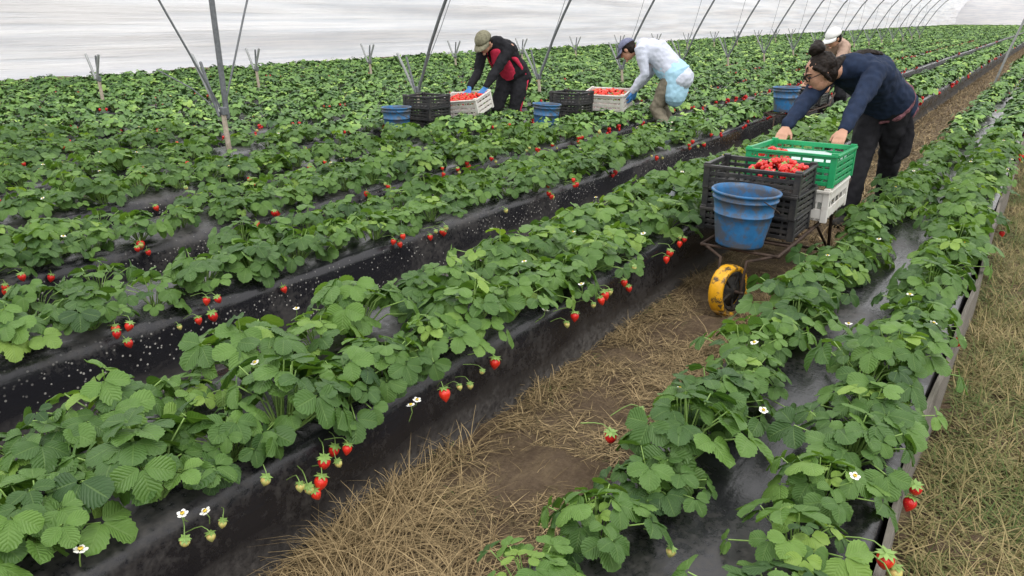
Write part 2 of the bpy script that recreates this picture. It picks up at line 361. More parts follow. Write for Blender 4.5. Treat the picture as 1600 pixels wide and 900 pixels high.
def attach(o,child,world,rotz=0,sc=1.0,tilt=0):
    Mo=Matrix.LocRotScale(o.location,o.rotation_euler,o.scale)
    W=Matrix.LocRotScale(Vector(world),Euler((tilt,rng.uniform(-.3,.3),rotz)),Vector((sc,sc,sc)))
    child.parent=o; child.matrix_local=Mo.inverted()@W
NX=np.array([[a[1][0],a[1][1]] for a in near_objs])
fruitful=set()
def hang(x,y,z,kind,sc=1.0,rot=0,o=None):
    if o is None: o=near_objs[int(np.argmin((NX[:,0]-x+0.1)**2+(NX[:,1]-y)**2))][0]
    me={'r':FR,'p':FR2,'f':FL}[kind]; nm={'r':"ripe_fruit",'p':"unripe_fruit",'f':"flower"}[kind]
    c=new_obj(nm,me); attach(o,c,(x,y,z),rot+rng.uniform(-.5,.5),sc*rng.uniform(0.9,1.1),rng.uniform(-.35,.35)); fruitful.add(o.name)
for (x,y,z,k,s) in [(-1.445,1.14,.30,'r',1.1),(-1.425,1.11,.265,'r',1.1),(-1.435,1.07,.25,'p',1.1),(-1.43,1.04,.28,'p',1),(-1.44,1.18,.27,'p',.9),(-1.425,1.08,.235,'r',.9),
    (-1.45,1.95,.29,'r',1.1),(-1.45,1.66,.29,'r',1.15),(-1.45,1.74,.27,'p',.9),(-1.45,1.80,.25,'p',.9),(-1.44,1.86,.28,'p',.8),(-1.45,2.77,.30,'r',1.3),(-1.44,2.72,.29,'r',1.1),(-1.45,2.83,.29,'p',1.1),
    (-1.44,2.5,.29,'r',1),(-1.45,2.45,.26,'p',1),(-1.44,2.66,.28,'p',1),(-1.45,3.5,.31,'r',1.2),(-1.45,3.45,.29,'r',1),(-1.44,3.0,.26,'r',.9),(-1.45,0.72,.30,'p',1),(-1.445,0.78,.28,'p',1),(-1.45,0.82,.29,'p',.9),
    (-0.08,2.0,.27,'r',1.0),(-0.07,1.62,.27,'p',1.3),(-0.065,1.57,.26,'p',1.4),(-0.07,1.52,.24,'p',1.4),(-.5,1.35,.30,'p',1),(-.87,1.75,.28,'r',1.1),(-.87,1.95,.27,'p',1.2)]: hang(x,y,z,k,s)
for (x,y,z) in [(-1.46,.73,.36),(-1.45,.78,.34),(-1.50,.52,.38),(-1.45,1.5,.30),(-1.47,1.55,.29),(-1.46,2.3,.36),(-1.47,2.6,.38),(-1.8,1.2,.47),(-.11,1.4,.32),(-.2,1.75,.39),(-.5,2.0,.36),(-.66,2.4,.39),(-.7,3.6,.39),(-.3,3.3,.37),(-.45,2.9,.34)]: hang(x,y,z,'f',1.15)
for (o,p) in near_objs:
    if p[4]==1 and p[1]>0.4:
        bx=SH[p[5]]+(0.07 if p[5]==0 else 0.045) if p[5]<90 else -0.075
        pr_=0.30 if p[5]==0 else 0.75 if p[5]<90 else 0.10
        if rng.random()<pr_:
            yc=p[1]+rng.uniform(-.08,.08)
            for j in range(int(rng.integers(1,5))):
                hang(bx+rng.uniform(-.03,.02),yc+rng.normal(0,.035),p[2]+rng.uniform(-.035,.06),'r' if rng.random()<.72 else 'p',rng.uniform(.85,1.2),o=o)
    if rng.random()<0.14: hang(p[0]+rng.uniform(-.1,.16),p[1]+rng.uniform(-.12,.12),p[2]+rng.uniform(.12,.18),'f',1.0,o=o)
for (o,p) in near_objs:
    if o.name in fruitful: o["label"]="strawberry plant with hanging fruit or flowers on plastic bed"
tot=Acc(); groups={}
for d,p in rest:
    lod=1 if d<17 else 2 if d<40 else 3 if d<75 else 4
    if lod==4 and rng.random()<0.35: continue
    T=(L1,L2,L3,L4)[lod-1]; k=int(rng.integers(len(T)))
    if p[5] in (0,99) or p[4]!=1 or (p[5]==1 and lod>1):
        if lod==1 and rng.random()<0.7: k=int(rng.integers(3))
        if lod==2 and rng.random()<0.9: k=int(rng.integers(2))
    groups.setdefault((lod,k),[]).append(p)
for (lod,v),ps in groups.items():
    V,Q,UV,T,M=(L1,L2,L3,L4)[lod-1][v]; P=np.array([(a[0],a[1],a[2],a[3]) for a in ps]); n=len(P)
    hasfruit=((M==2)|(M==3)).any()
    th=rng.uniform(0,6.283,n) if not hasfruit else rng.normal(0,0.5,n); c,s=np.cos(th)[:,None],np.sin(th)[:,None]; sc=P[:,3:4]
    X=(V[None,:,0]*c-V[None,:,1]*s)*sc+P[:,0:1]; Y=(V[None,:,0]*s+V[None,:,1]*c)*sc+P[:,1:2]; Z=V[None,:,2]*sc*rng.uniform(.82,1.15,(n,1))+P[:,2:3]
    VV=np.stack([X,Y,Z],axis=2).reshape(-1,3); QQ=(Q[None]+(np.arange(n)*len(V))[:,None,None]).reshape(-1,4)
    tot.add(VV,QQ,np.tile(UV,(n,1)),np.clip((T[None]+rng.normal(0,.12,(n,1))),0,1).ravel(),np.tile(M,n))
V,Q,UV,T,M=tot.get(); print("stuff quads",len(Q))
new_obj("strawberry_plants",np_mesh("strawberry_rows_mesh",V,Q,PM2,M,UV,T),kind="stuff",label="dense rows of strawberry plants stretching across the field",category="strawberry plants")
# ------------------------------------------------------------------ grass
def blades(base,L,bend,width,th,tint,lift):
    n=len(base); ks=np.array([0,.35,.7,1.0]); V=np.zeros((n,8,3))
    dx,dy=np.cos(th),np.sin(th)
    for i,k in enumerate(ks):
        hor=L*(k*np.cos(lift)+bend*k*k*0.35); ver=L*(k*np.sin(lift)-bend*k*k*0.45)
        wv=width*(1-k*0.9)/2
        cx=base[:,0]+dx*hor; cy=base[:,1]+dy*hor; cz=base[:,2]+np.maximum(ver,0.003)
        V[:,2*i]=np.stack([cx-dy*wv,cy+dx*wv,cz],axis=1); V[:,2*i+1]=np.stack([cx+dy*wv,cy-dx*wv,cz],axis=1)
    q=np.array([[0,1,3,2],[2,3,5,4],[4,5,7,6]]); Q=(q[None]+(np.arange(n)*8)[:,None,None]).reshape(-1,4)
    return V.reshape(-1,3),Q,np.repeat(tint,8)
def field(n,x0,x1,y0,y1,Lm,flat,wd,pw=1.0):
    x=rng.uniform(x0,x1,n); y=y0+(y1-y0)*rng.uniform(0,1,n)**pw
    b=np.stack([x,y,rng.uniform(0,0.02,n)],axis=1)
    return b,Lm*rng.uniform(.5,1.4,n),rng.uniform(.2,1,n),wd*rng.uniform(.7,1.3,n),rng.uniform(0,6.28,n),rng.uniform(0,1,n),(rng.uniform(0.05,0.5,n) if flat else rng.uniform(.5,1.4,n))
def clumps(cs,nb,Lm,spread,wd,tm=.62):
    out=[]
    for (cx,cy,f) in cs:
        n=int(nb*f); b=np.stack([cx+rng.normal(0,spread,n),cy+rng.normal(0,spread*1.3,n),np.zeros(n)],axis=1)
        out.append((b,Lm*f**.3*rng.uniform(.5,1.3,n),rng.uniform(.7,1.9,n),wd*rng.uniform(.7,1.3,n),rng.uniform(0,6.28,n),np.clip(rng.normal(tm,.25,n),0,1),rng.uniform(.35,1.3,n)))
    return [np.concatenate([o[i] for o in out]) for i in range(7)]
A=Acc()
def put(t):
    V,Q,T=blades(t[0],t[1],t[2],t[3],t[4],t[5],t[6]); A.add(V,Q,None,T,0)
def nz(x,y,s): return mnoise.noise(Vector((x*s,y*s,9)))
t=field(32000,-1.5,-0.86,0.5,7,0.08,True,0.0032,1.3)
keep=np.array([nz(a,b,2.4)+0.6*nz(a+9,b,7)+rng.uniform(-.2,.2)>0.03 for a,b in t[0][:,:2]]); put([k[keep] for k in t])
put(field(17000,-1.5,-0.88,6,60,0.14,True,0.011,1.5)); put(field(3000,-1.5,-0.88,5,40,0.12,False,0.009,1.5))
put(clumps([(-1.36,1.15,1.6),(-1.42,1.4,1.2),(-1.2,1.0,1.5),(-1.05,1.15,1),(-1.3,1.3,1.1),(-1.44,1.7,.7),(-1.1,1.35,.5),(-1.45,2.3,.4),(-0.95,2.5,.6),(-.97,3.1,.8),(-1.42,3.0,.4),(-.95,3.4,.8),(-1.0,3.8,.8),(-1.4,3.9,.6),(-.95,4.3,.9),(-.92,4.8,.9),(-1.4,4.8,.8)],170,0.23,0.04,0.0034))
cs=[(rng.uniform(-1.48,-.9),rng.uniform(.8,9),rng.uniform(.2,.8)) for _ in range(70)]; put(clumps(cs,60,0.11,0.035,0.0035))
V,Q,UV,T,M=A.get(); new_obj("dry_grass",np_mesh("dry_grass_mesh",V,Q,[M_dry],T=T),kind="stuff",label="dry straw-coloured grass tufts on the picking path",category="dry grass")
A=Acc()
cs=[(rng.choice([rng.uniform(-1.48,-1.38),rng.uniform(-1.0,-.9),rng.uniform(-1.48,-.9)]),rng.uniform(1.2,6),rng.uniform(.2,.6)) for _ in range(40)]; put(clumps(cs,26,0.07,0.03,0.004,0.12))
V,Q,UV,T,M=A.get(); new_obj("path_weeds",np_mesh("path_weeds_mesh",V,Q,[M_verge],T=T),kind="stuff",label="sparse small green weeds on the picking path",category="weeds")
A=Acc()
put(field(48000,-0.09,1.2,1.2,14,0.10,True,0.0045,1.6)); put(field(22000,-0.07,1.0,1.2,12,0.10,False,0.0045,1.6)); put(field(7000,-0.05,2.5,14,70,0.2,False,0.02,1.3))
cs=[(rng.uniform(-.03,.6),rng.uniform(1.5,9),rng.uniform(.4,1.2)) for _ in range(110)]; put(clumps(cs,80,0.15,0.045,0.004))
V,Q,UV,T,M=A.get(); T=np.clip(T-0.04+np.array([0.75*nz(a,b,2.1) for a,b in V[:,:2]]),0,1)
new_obj("verge_grass",np_mesh("verge_grass_mesh",V,Q,[M_verge],T=T),kind="stuff",label="tangled green and dry grass along the field edge",category="grass")
# ------------------------------------------------------------------ bm tools
def bm_obj(name,bm,mat,parent=None,loc=(0,0,0),smooth=True,**k):
    me=bpy.data.meshes.new(name+"_mesh"); bm.normal_update(); bm.to_mesh(me); bm.free(); me.materials.append(mat)
    for p in me.polygons: p.use_smooth=smooth
    return new_obj(name,me,parent,loc,**k)
def tube(bm,pts,rads,side=None,seg=14,cap=True):
    pts=[Vector(p) for p in pts]; R=[(r,r) if isinstance(r,(int,float)) else r for r in rads]; n=len(pts)
    T=[]
    for i in range(n):
        a=pts[max(0,i-1)]; b=pts[min(n-1,i+1)]; T.append((b-a).normalized())
    rings=[]
    if cap:
        for k in (90,60,30): 
            s=math.sin(math.radians(k)); c=max(0.05,math.cos(math.radians(k))); rr=min(R[0]); rings.append((pts[0]-T[0]*rr*s,(R[0][0]*c,R[0][1]*c),T[0]))
    rings+=[(pts[i],R[i],T[i]) for i in range(n)]
    if cap:
        for k in (30,60,90):
            s=math.sin(math.radians(k)); c=max(0.05,math.cos(math.radians(k))); rr=min(R[-1]); rings.append((pts[-1]+T[-1]*rr*s,(R[-1][0]*c,R[-1][1]*c),T[-1]))
    prev=Vector(side) if side is not None else None; L=[]
    for (p,r,t) in rings:
        a=prev if prev is not None else (Vector((0,0,1)).cross(t) if abs(t.z)<.95 else Vector((0,1,0)).cross(t))
        a=(a-t*a.dot(t)).normalized(); b=t.cross(a); 
        if side is None: prev=a
        L.append([bm.verts.new(p+a*r[0]*math.cos(2*math.pi*k/seg)+b*r[1]*math.sin(2*math.pi*k/seg)) for k in range(seg)])
    for i in range(len(L)-1):
        for k in range(seg): bm.faces.new((L[i][k],L[i][(k+1)%seg],L[i+1][(k+1)%seg],L[i+1][k]))
    bm.faces.new(L[0][::-1]); bm.faces.new(L[-1])
def ell(bm,c,axes,r,u=18,v=12):
    M=Matrix(((axes[0][0]*r[0],axes[1][0]*r[1],axes[2][0]*r[2],c[0]),(axes[0][1]*r[0],axes[1][1]*r[1],axes[2][1]*r[2],c[1]),(axes[0][2]*r[0],axes[1][2]*r[1],axes[2][2]*r[2],c[2]),(0,0,0,1)))
    bmesh.ops.create_uvsphere(bm,u_segments=u,v_segments=v,radius=1.0,matrix=M)
def box(bm,c,s,rot=None):
    M=Matrix.Translation(Vector(c))@(rot.to_4x4() if rot else Matrix.Identity(4))@Matrix.Diagonal((*s,1)); bmesh.ops.create_cube(bm,size=1.0,matrix=M)
def remesh(name,bm,mat,parent,vox=0.008,fold=0.0,fs=14,smooth=2,**k):
    bmesh.ops.recalc_face_normals(bm,faces=bm.faces)
    me=bpy.data.meshes.new("tmp"); bm.to_mesh(me); bm.free(); o=bpy.data.objects.new("tmp",me); COL.objects.link(o)
    m=o.modifiers.new("r","REMESH"); m.mode='VOXEL'; m.voxel_size=vox
    if smooth:
        s=o.modifiers.new("s","SMOOTH"); s.iterations=smooth; s.factor=0.5
    bpy.context.view_layer.update(); dg=bpy.context.evaluated_depsgraph_get(); me2=bpy.data.meshes.new_from_object(o.evaluated_get(dg))
    bpy.data.objects.remove(o); me2.name=name+"_mesh"
    if fold:
        nr=[v.normal.copy() for v in me2.vertices]
        for i,v in enumerate(me2.vertices):
            p=v.co*fs; f=mnoise.noise(Vector((p.x,p.y,p.z*0.6)))+0.5*mnoise.noise(p*2.3); v.co=v.co+nr[i]*f*fold
    me2.materials.clear(); me2.materials.append(mat)
    for p in me2.polygons: p.use_smooth=True
    return new_obj(name,me2,parent,**k)
def lathe(bm,prof,seg=32):
    L=[[bm.verts.new((r*math.cos(2*math.pi*k/seg),r*math.sin(2*math.pi*k/seg),z)) for k in range(seg)] for r,z in prof]
    for i in range(len(L)-1):
        for k in range(seg): bm.faces.new((L[i][k],L[i][(k+1)%seg],L[i+1][(k+1)%seg],L[i+1][k]))
# ------------------------------------------------------------------ tunnel
CACHE={}
def support(x,y,kind):
    J=0.66
    if kind not in CACHE:
        bm=bmesh.new(); tube(bm,[(0.07,-0.03,-0.1),(0.045,-0.02,0.35),(0,0,J-.02)],[0.026,0.024,0.022],seg=8)
        m0=bpy.data.meshes.new("support_post_mesh"); bm.to_mesh(m0); bm.free(); m0.materials.append(M_post)
        parts=[]
        def add(nm,bm,mat=M_steel):
            m=bpy.data.meshes.new(nm+"_mesh"); bm.to_mesh(m); bm.free(); m.materials.append(mat); parts.append((nm,m))
        bm=bmesh.new(); box(bm,(0,0,J),(0.075,0.05,0.07)); bmesh.ops.bevel(bm,geom=bm.edges[:],offset=0.006,segments=1,affect='EDGES'); add("bracket",bm)
        if kind=='main':
            pts=[(0.0,0.0),(0.09,0.2),(0.21,0.5),(0.37,0.82),(0.58,1.2),(0.9,1.6),(1.5,2.05),(2.3,2.35),(3.3,2.5)]
            bm=bmesh.new(); tube(bm,[(p[0]+0.02,0.0,J+p[1]) for p in pts],[0.018]*len(pts),side=(0,1,0),seg=8); add("hoop_pole",bm)
            bm=bmesh.new(); tube(bm,[(-0.02,-0.03,J),(-0.24,-0.05,J+.40)],[0.015]*2,side=(0,1,0),seg=8); add("stay_bar",bm,M_steel2)
            bm=bmesh.new(); tube(bm,[(0.0,-0.03,J-.03),(-0.11,-0.04,J+.36)],[0.013]*2,side=(0,1,0),seg=8); add("stay_bar",bm)
            bm=bmesh.new(); tube(bm,[(0,0.03,J+.05),(0.02,0.45,J+.7),(0.02,0.9,J+1.45)],[0.005]*3,side=(1,0,0),seg=6); add("brace_wire",bm)
        if kind=='small':
            for q in (-1,1):
                bm=bmesh.new(); tube(bm,[(0.02*q,-0.03,J),(0.17*q,-0.03,J+.32)],[0.018]*2,side=(0,1,0),seg=8); add("stay_bar",bm,M_steel2)
            bm=bmesh.new(); tube(bm,[(0.0,0.0,J),(0.03,0.0,J+.30)],[0.014]*2,side=(0,1,0),seg=8); add("stay_bar",bm)
        if kind=='first':
            bm=bmesh.new(); tube(bm,[(0,0.035,J-.06),(-0.005,0.035,1.5),(0,0.035,2.9)],[0.025]*3,side=(1,0,0),seg=12); add("upright_pole",bm)
            bm=bmesh.new(); tube(bm,[(-0.02,-0.03,J),(-0.24,-0.08,J+.48)],[0.018]*2,side=(0,1,0),seg=8); add("stay_bar",bm,M_steel2)
            bm=bmesh.new(); tube(bm,[(-0.01,-0.04,J-.04),(-0.12,-0.08,J+.42)],[0.014]*2,side=(0,1,0),seg=8); add("stay_bar",bm)
            bm=bmesh.new(); tube(bm,[(0,0.03,J+.05),(0.02,0.34,J+.85),(0.02,0.62,J+1.5)],[0.009]*3,side=(1,0,0),seg=6); add("brace_wire",bm)
            bm=bmesh.new(); tube(bm,[(0,-0.03,J+.05),(-.06,-0.38,J+.85),(-.10,-.66,J+1.5)],[0.009]*3,side=(1,0,0),seg=6); add("brace_wire",bm)
            bm=bmesh.new(); tube(bm,[(-0.02,-0.03,J),(-.2,-.15,J+.2),(-.42,-.32,J+.36)],[0.006]*3,side=(1,0,0),seg=6); add("brace_wire",bm)
        CACHE[kind]=(m0,parts)
    m0,parts=CACHE[kind]
    o=new_obj("tunnel_support",m0,loc=(x,y,0),category="tunnel support",group="steel supports of the plastic tunnels",label={'main':"steel tunnel support with curved hoop pole and stay bars",'small':"low forked steel tunnel support post among plants",'first':"steel tunnel support with upright pole and brace wires"}[kind])
    for nm,m in parts: new_obj(nm,m,o)
for n in range(0,17): support(-6.1,4.08+2.62*n,'first' if n==0 else 'main')
for n in range(0,14): support(-10.9,5.4+2.62*n,'small')
bm=bmesh.new(); tube(bm,[(0,0,0),(0.14,0,0.70),(0.31,0,1.4),(0.5,0,2.0)],[0.022]*4,side=(0,1,0),seg=10)
bm_obj("leaning_pole",bm,M_steel2,loc=(-0.9,18,0.2),label="leaning grey steel pole at the bed edge",category="pole")
yy=np.arange(-2,170,0.7); zz=np.concatenate([np.linspace(0.36,3.0,32),np.linspace(3.1,5.0,6)])
V=np.zeros((len(yy),len(zz),3))
for i,y in enumerate(yy):
    for j,z in enumerate(zz):
        V[i,j]=(-15.7+0.18*mnoise.noise(Vector((y*0.12,z*2.2,1)))+0.12*mnoise.noise(Vector((y*0.35,z*5.5+y*0.1,5)))+max(0,z-1.6)**1.5*0.3, y, z+0.10*mnoise.noise(Vector((y*0.25,z,7)))+(0.05*math.sin(y*2.06) if j==0 else 0))
n=len(zz); i=(np.arange(len(yy)-1)[:,None]*n+np.arange(n-1)[None,:]).ravel()
new_obj("tunnel_film",np_mesh("tunnel_film_mesh",V.reshape(-1,3),np.stack([i,i+1,i+n+1,i+n],axis=1),[M_sheet]),label="rippled white translucent plastic film closing the tunnel side",category="plastic film")
xx=np.arange(-16,9,0.6); V=np.zeros((len(xx),12,3))
for i,x in enumerate(xx):
    for j in range(12): V[i,j]=(x,158+0.4*mnoise.noise(Vector((x*.3,j*.4,2))),0.3+j*0.6)
i=(np.arange(len(xx)-1)[:,None]*12+np.arange(11)[None,:]).ravel()
new_obj("tunnel_end_film",np_mesh("tunnel_end_film_mesh",V.reshape(-1,3),np.stack([i,i+1,i+13,i+12],axis=1),[M_sheet]),label="white plastic film across the far tunnel end",category="plastic film")
# ------------------------------------------------------------------ crates, buckets, carts
def crate_mesh(w,d,h,mat,rows=4):
    bm=bmesh.new(); t=0.012
    box(bm,(0,0,0.008),(w-0.02,d-0.02,0.010))
    for k in range(-4,5): box(bm,(k*w/10,0,0.015),(0.012,d-0.03,0.010))
    rh=h/(rows*1.0)
    for r in range(rows):
        z=rh*(r+0.5); hh=rh*(0.62 if r<rows-1 else 0.75)
        if r==rows-1: z=h-hh/2
        for s in (-1,1):
            box(bm,(0,s*(d/2-t/2),z),(w-0.03,t*0.8,hh)); box(bm,(s*(w/2-t/2),0,z),(t*0.8,d-0.03,hh))
    nx=8; ny=5
    for i in range(1,nx):
        for s in (-1,1): box(bm,(-w/2+w*i/nx,s*(d/2-t/2),h*0.47),(0.012,t*0.5,h*0.88))
    for i in range(1,ny):
        for s in (-1,1): box(bm,(s*(w/2-t/2),-d/2+d*i/ny,h*0.47),(t*0.5,0.012,h*0.88))
    for sx in (-1,1):
        for sy in (-1,1): box(bm,(sx*(w/2-0.014),sy*(d/2-0.014),h/2+0.004),(0.034,0.034,h+0.012))
    for s in (-1,1):
        box(bm,(0,s*(d/2+0.002),h-0.006),(w+0.008,0.018,0.013)); box(bm,(s*(w/2+0.002),0,h-0.0065),(0.018,d-0.02,0.013))
    bmesh.ops.bevel(bm,geom=[e for e in bm.edges],offset=0.0015,segments=1,affect='EDGES')
    me=bpy.data.meshes.new("crate_mesh"); bm.to_mesh(me); bm.free(); me.materials.append(mat); return me
C_blk=crate_mesh(0.51,0.35,0.125,M_blk,4); C_blk2=crate_mesh(0.38,0.34,0.125,M_blk,4); C_grn=crate_mesh(0.50,0.56,0.18,M_grn,5); C_wht=crate_mesh(0.52,0.36,0.20,M_wht,4); C_wht2=crate_mesh(0.49,0.54,0.18,M_wht,2)
def crate(me,loc,rot,lab):
    o=new_obj("harvest_crate",me,loc=loc,label=lab,category="crate"); o.rotation_euler=rot
    if me is C_blk or me is C_blk2: o["group"]="stacked black harvest crates"
    return o
def pile(loc,w,d,n,rot,lab,hz=0.03):
    A=Acc(); F=fruit_arrays(9,6,0.040,0.0165,2,False).get(); g=random.Random(int(loc[1]*100))
    for i in range(n):
        x=g.uniform(-w/2,w/2); y=g.uniform(-d/2,d/2); z=g.uniform(-0.03,0.0)+hz*(1-(2*x/w)**2)*(1-(2*y/d)**2)
        E=np.array(Matrix.Rotation(g.uniform(0,6.28),3,'Z')@Matrix.Rotation(g.uniform(.6,2.4),3,'X')); p=(F[0]+np.array([0,0,.02]))@E.T+np.array([x,y,z]); A.add(p,F[1],None,.5,2)
        if i%2==0:
            a=np.array([[0,0,.022],[.008,.006,.021],[.016,0,.018],[.008,-.006,.021]]); 
            for kk in range(4):
                c,s=math.cos(kk*1.57),math.sin(kk*1.57); b=np.stack([a[:,0]*c-a[:,1]*s,a[:,0]*s+a[:,1]*c,a[:,2]],axis=1)@E.T+np.array([x,y,z]); A.add(b,[[0,1,2,3]],None,.5,1)
    V,Q,UV,T,M=A.get(); o=new_obj("strawberry_pile",np_mesh("strawberry_pile_mesh",V,Q,PM,M,UV,T),loc=loc,kind="stuff",label=lab,category="strawberries"); o.rotation_euler=rot
def bucket_mesh(R,r,h):
    bm=bmesh.new(); pr=[(0.001,0.004),(r-0.006,0.004),(r,0.0),(r+0.002,0.01)]
    for t in (0.15,0.3,0.45): pr.append((r+(R-r)*t,h*t))
    pr+=[(r+(R-r)*.58,h*.575),(r+(R-r)*.58+.004,h*.58),(r+(R-r)*.6+.004,h*.6),(r+(R-r)*.6,h*.605),(r+(R-r)*.75,h*.75)]
    pr+=[(r+(R-r)*.84,h*.84),(r+(R-r)*.85+0.006,h*.845),(r+(R-r)*.88+0.006,h*.87),(r+(R-r)*.9,h*.875),(R-0.004,h*0.95),(R+0.008,h*0.955),(R+0.010,h*0.985),(R+0.006,h),(R-0.004,h*0.995),(R-0.008,h*.9)]
    for t in (0.6,0.3,0.05): pr.append((r+(R-r)*t-0.005,h*t))
    pr.append((0.001,h*0.05)); lathe(bm,pr,40); me=bpy.data.meshes.new("bucket_mesh"); bm.normal_update(); bm.to_mesh(me); bm.free(); me.materials.append(M_blue)
    for p in me.polygons: p.use_smooth=True
    bm=bmesh.new(); pts=[((R+0.012)*math.cos(a),-(R+0.012)*math.sin(a)*0.98,h*0.93-0.10*math.sin(a)) for a in np.linspace(0,math.pi,15)]
    tube(bm,pts,[0.003]*15,seg=6); hm=bpy.data.meshes.new("handle_mesh"); bm.to_mesh(hm); bm.free(); hm.materials.append(M_rust); return me,hm
B1=bucket_mesh(0.165,0.120,0.285); B2=bucket_mesh(0.150,0.118,0.28)
def bucket(B,loc,lab,rot=(0,0,0)):
    o=new_obj("bucket",B[0],loc=loc,label=lab,category="bucket",group="blue buckets on the picking carts"); o.rotation_euler=rot; new_obj("handle",B[1],o)
def cart(x,y,pz,length,wr=0.135,width=0.40,lab="",steer=-0.22):
    E=new_obj("picking_cart",None,loc=(x,y,0),label=lab,category="cart",group="wheeled picking carts")
    bm=bmesh.new(); r=0.010; hw=width/2; y0=0.10
    for s in (-1,1):
        tube(bm,[(s*hw,y0,pz-0.02),(s*hw,length,pz-0.02),(s*hw*0.9,length+0.14,pz+0.02),(s*hw*0.9,length+0.30,pz+0.10)],[r]*4,seg=8)
        tube(bm,[(s*hw,y0+.02,pz-0.02),(s*0.068,0.03,pz-0.05),(s*0.062,0,wr)],[r*.9]*3,seg=8)
        tube(bm,[(s*hw,length*0.85,pz-0.02),(s*hw*1.0,length*0.9,0.05)],[r]*2,seg=8); tube(bm,[(s*hw,length*0.6,pz-0.02),(s*hw*1.0,length*0.9,0.06)],[r*.8]*2,seg=8)
    for t in np.linspace(0,1,7): tube(bm,[(-hw,y0+(length-y0)*t,pz-0.02),(hw,y0+(length-y0)*t,pz-0.02)],[r*.8]*2,seg=8)
    tube(bm,[(-0.07,0,wr),(0.07,0,wr)],[0.009]*2,seg=8); tube(bm,[(-hw,length*0.9,0.06),(hw,length*0.9,0.06)],[r]*2,seg=8)
    bm_obj("frame",bm,M_rust,E)
    Wm=bmesh.new(); lathe(Wm,[(0.001,-0.034),(0.03,-0.034),(0.035,-0.022),(wr*0.60,-0.016),(wr*0.60,0.016),(0.035,0.022),(0.03,0.034),(0.001,0.034)],24); wh=bm_obj("wheel",Wm,M_rub,E); wh.location=(0,0,wr); wh.rotation_euler=(0,math.pi/2-0.08,steer)
    T=bmesh.new(); lathe(T,[(wr*0.76,-0.034),(wr*0.90,-0.040),(wr*0.97,-0.034),(wr,-0.016),(wr,0.016),(wr*0.97,0.034),(wr*0.90,0.040),(wr*0.76,0.034),(wr*.72,0.0),(wr*0.76,-0.034)],36); bm_obj("tyre",T,M_yw,wh)
    T=bmesh.new(); lathe(T,[(wr*0.59,-0.020),(wr*0.775,-0.036),(wr*0.78,-0.0),(wr*0.775,0.036),(wr*0.59,0.020)],30)
    for a in range(5):
        c,s=math.cos(a*1.2566),math.sin(a*1.2566); tube(T,[(0.025*c,0.025*s,0.022),(wr*.72*c,wr*.72*s,0.024)],[0.007]*2,seg=6)
    bm_obj("rim",T,M_rub,wh)
cart(-1.14,3.55,0.345,1.42,lab="rusty picking cart with yellow wheel carrying bucket and crates")
bucket(B1,(-1.16,3.70,0.348),"large scuffed blue bucket at the front of cart",(0.03,-0.02,2.4))
for k in range(3): crate(C_blk,(-1.205+0.008*(k%2),4.08,0.340+k*0.118),(0,0,math.radians([1,-2,1.5][k])),"black slatted plastic crate stacked on the picking cart")
pile((-1.11,4.10,0.345+3*0.118-0.012),0.27,0.24,95,(0,0,0),"heap of ripe red strawberries in the top black crate",0.045)
crate(C_wht2,(-1.13,4.58,0.365),(0,0,0.02),"white plastic crate beneath the green crate")
crate(C_grn,(-1.13,4.62,0.55),(math.radians(-2),0,0.02),"bright green open crate with pale liner on cart")
bm=bmesh.new(); box(bm,(0,0,0),(0.44,0.50,0.006)); bmesh.ops.subdivide_edges(bm,edges=bm.edges,cuts=8,use_grid_fill=True)
for v in bm.verts: v.co.z+=0.014*mnoise.noise(v.co*14)
bm_obj("crate_liner",bm,M_paper,loc=(-1.13,4.62,0.67),label="pale crumpled liner sheet inside green crate",category="liner")
pile((-1.26,4.46,0.70),0.16,0.20,40,(0,0,0),"small heap of picked strawberries in green crate",0.03)
PA=0.30
cart(-5.55,5.75,PA,1.55,lab="low picking cart between rows carrying bucket and crates",steer=0.1)
bucket(B2,(-5.53,5.74,PA+.005),"blue bucket on low cart beside black crates",(0,0,2.2))
for k in range(3): crate(C_blk2,(-5.53,6.22,PA+.005+k*0.119),(0,0,[0.02,-.03,.02][k]),"black slatted plastic crate stacked on the low cart")
crate(C_wht,(-5.46,6.84,PA+.12),(math.radians(13),math.radians(-6),0.12),"white slatted crate full of strawberries on cart")
pile((-5.46,6.79,PA+.295),0.44,0.30,200,(math.radians(13),math.radians(-6),0.12),"heap of ripe strawberries in white crate",0.035)
crate(C_blk2,(-5.52,6.94,PA+.005),(0,0,0.03),"black slatted plastic crate supporting the white crate")
PB=0.30
cart(-4.45,6.75,PB,1.85,lab="low picking cart between rows with blue bucket and crates",steer=0.1)
bucket(B2,(-4.42,6.90,PB+.005),"faded blue bucket on low cart by black crates",(0.05,0,2.2))
for k in range(3): crate(C_blk2,(-4.44,7.46+0.01*k,PB+.005+k*0.119),(0,0,[-0.02,.04,.0][k]),"black slatted plastic crate stacked on the low cart")
crate(C_blk2,(-4.44,8.22,PB+.005),(0,0,0.02),"black slatted plastic crate supporting the white crate")
crate(C_wht,(-4.34,8.16,PB+.13),(math.radians(9),0,0.15),"white slatted crate full of strawberries on cart")
pile((-4.34,8.12,PB+.31),0.44,0.30,200,(math.radians(9),0,0.15),"heap of ripe strawberries in white crate",0.035)
cart(-2.48,8.9,0.42,1.5,lab="picking cart between rows with blue bucket and dark crates",steer=0.1)
bucket(B2,(-2.48,9.06,0.425),"blue bucket on cart beside dark crate",(0,0,2.2))
for k in range(2): crate(C_blk2,(-2.48,9.52,0.425+k*0.119),(0,0,0.02),"black slatted plastic crate stacked on the cart")
crate(C_blk2,(-2.48,10.1,0.425),(0,0,0.0),"black slatted plastic crate stacked on the cart")
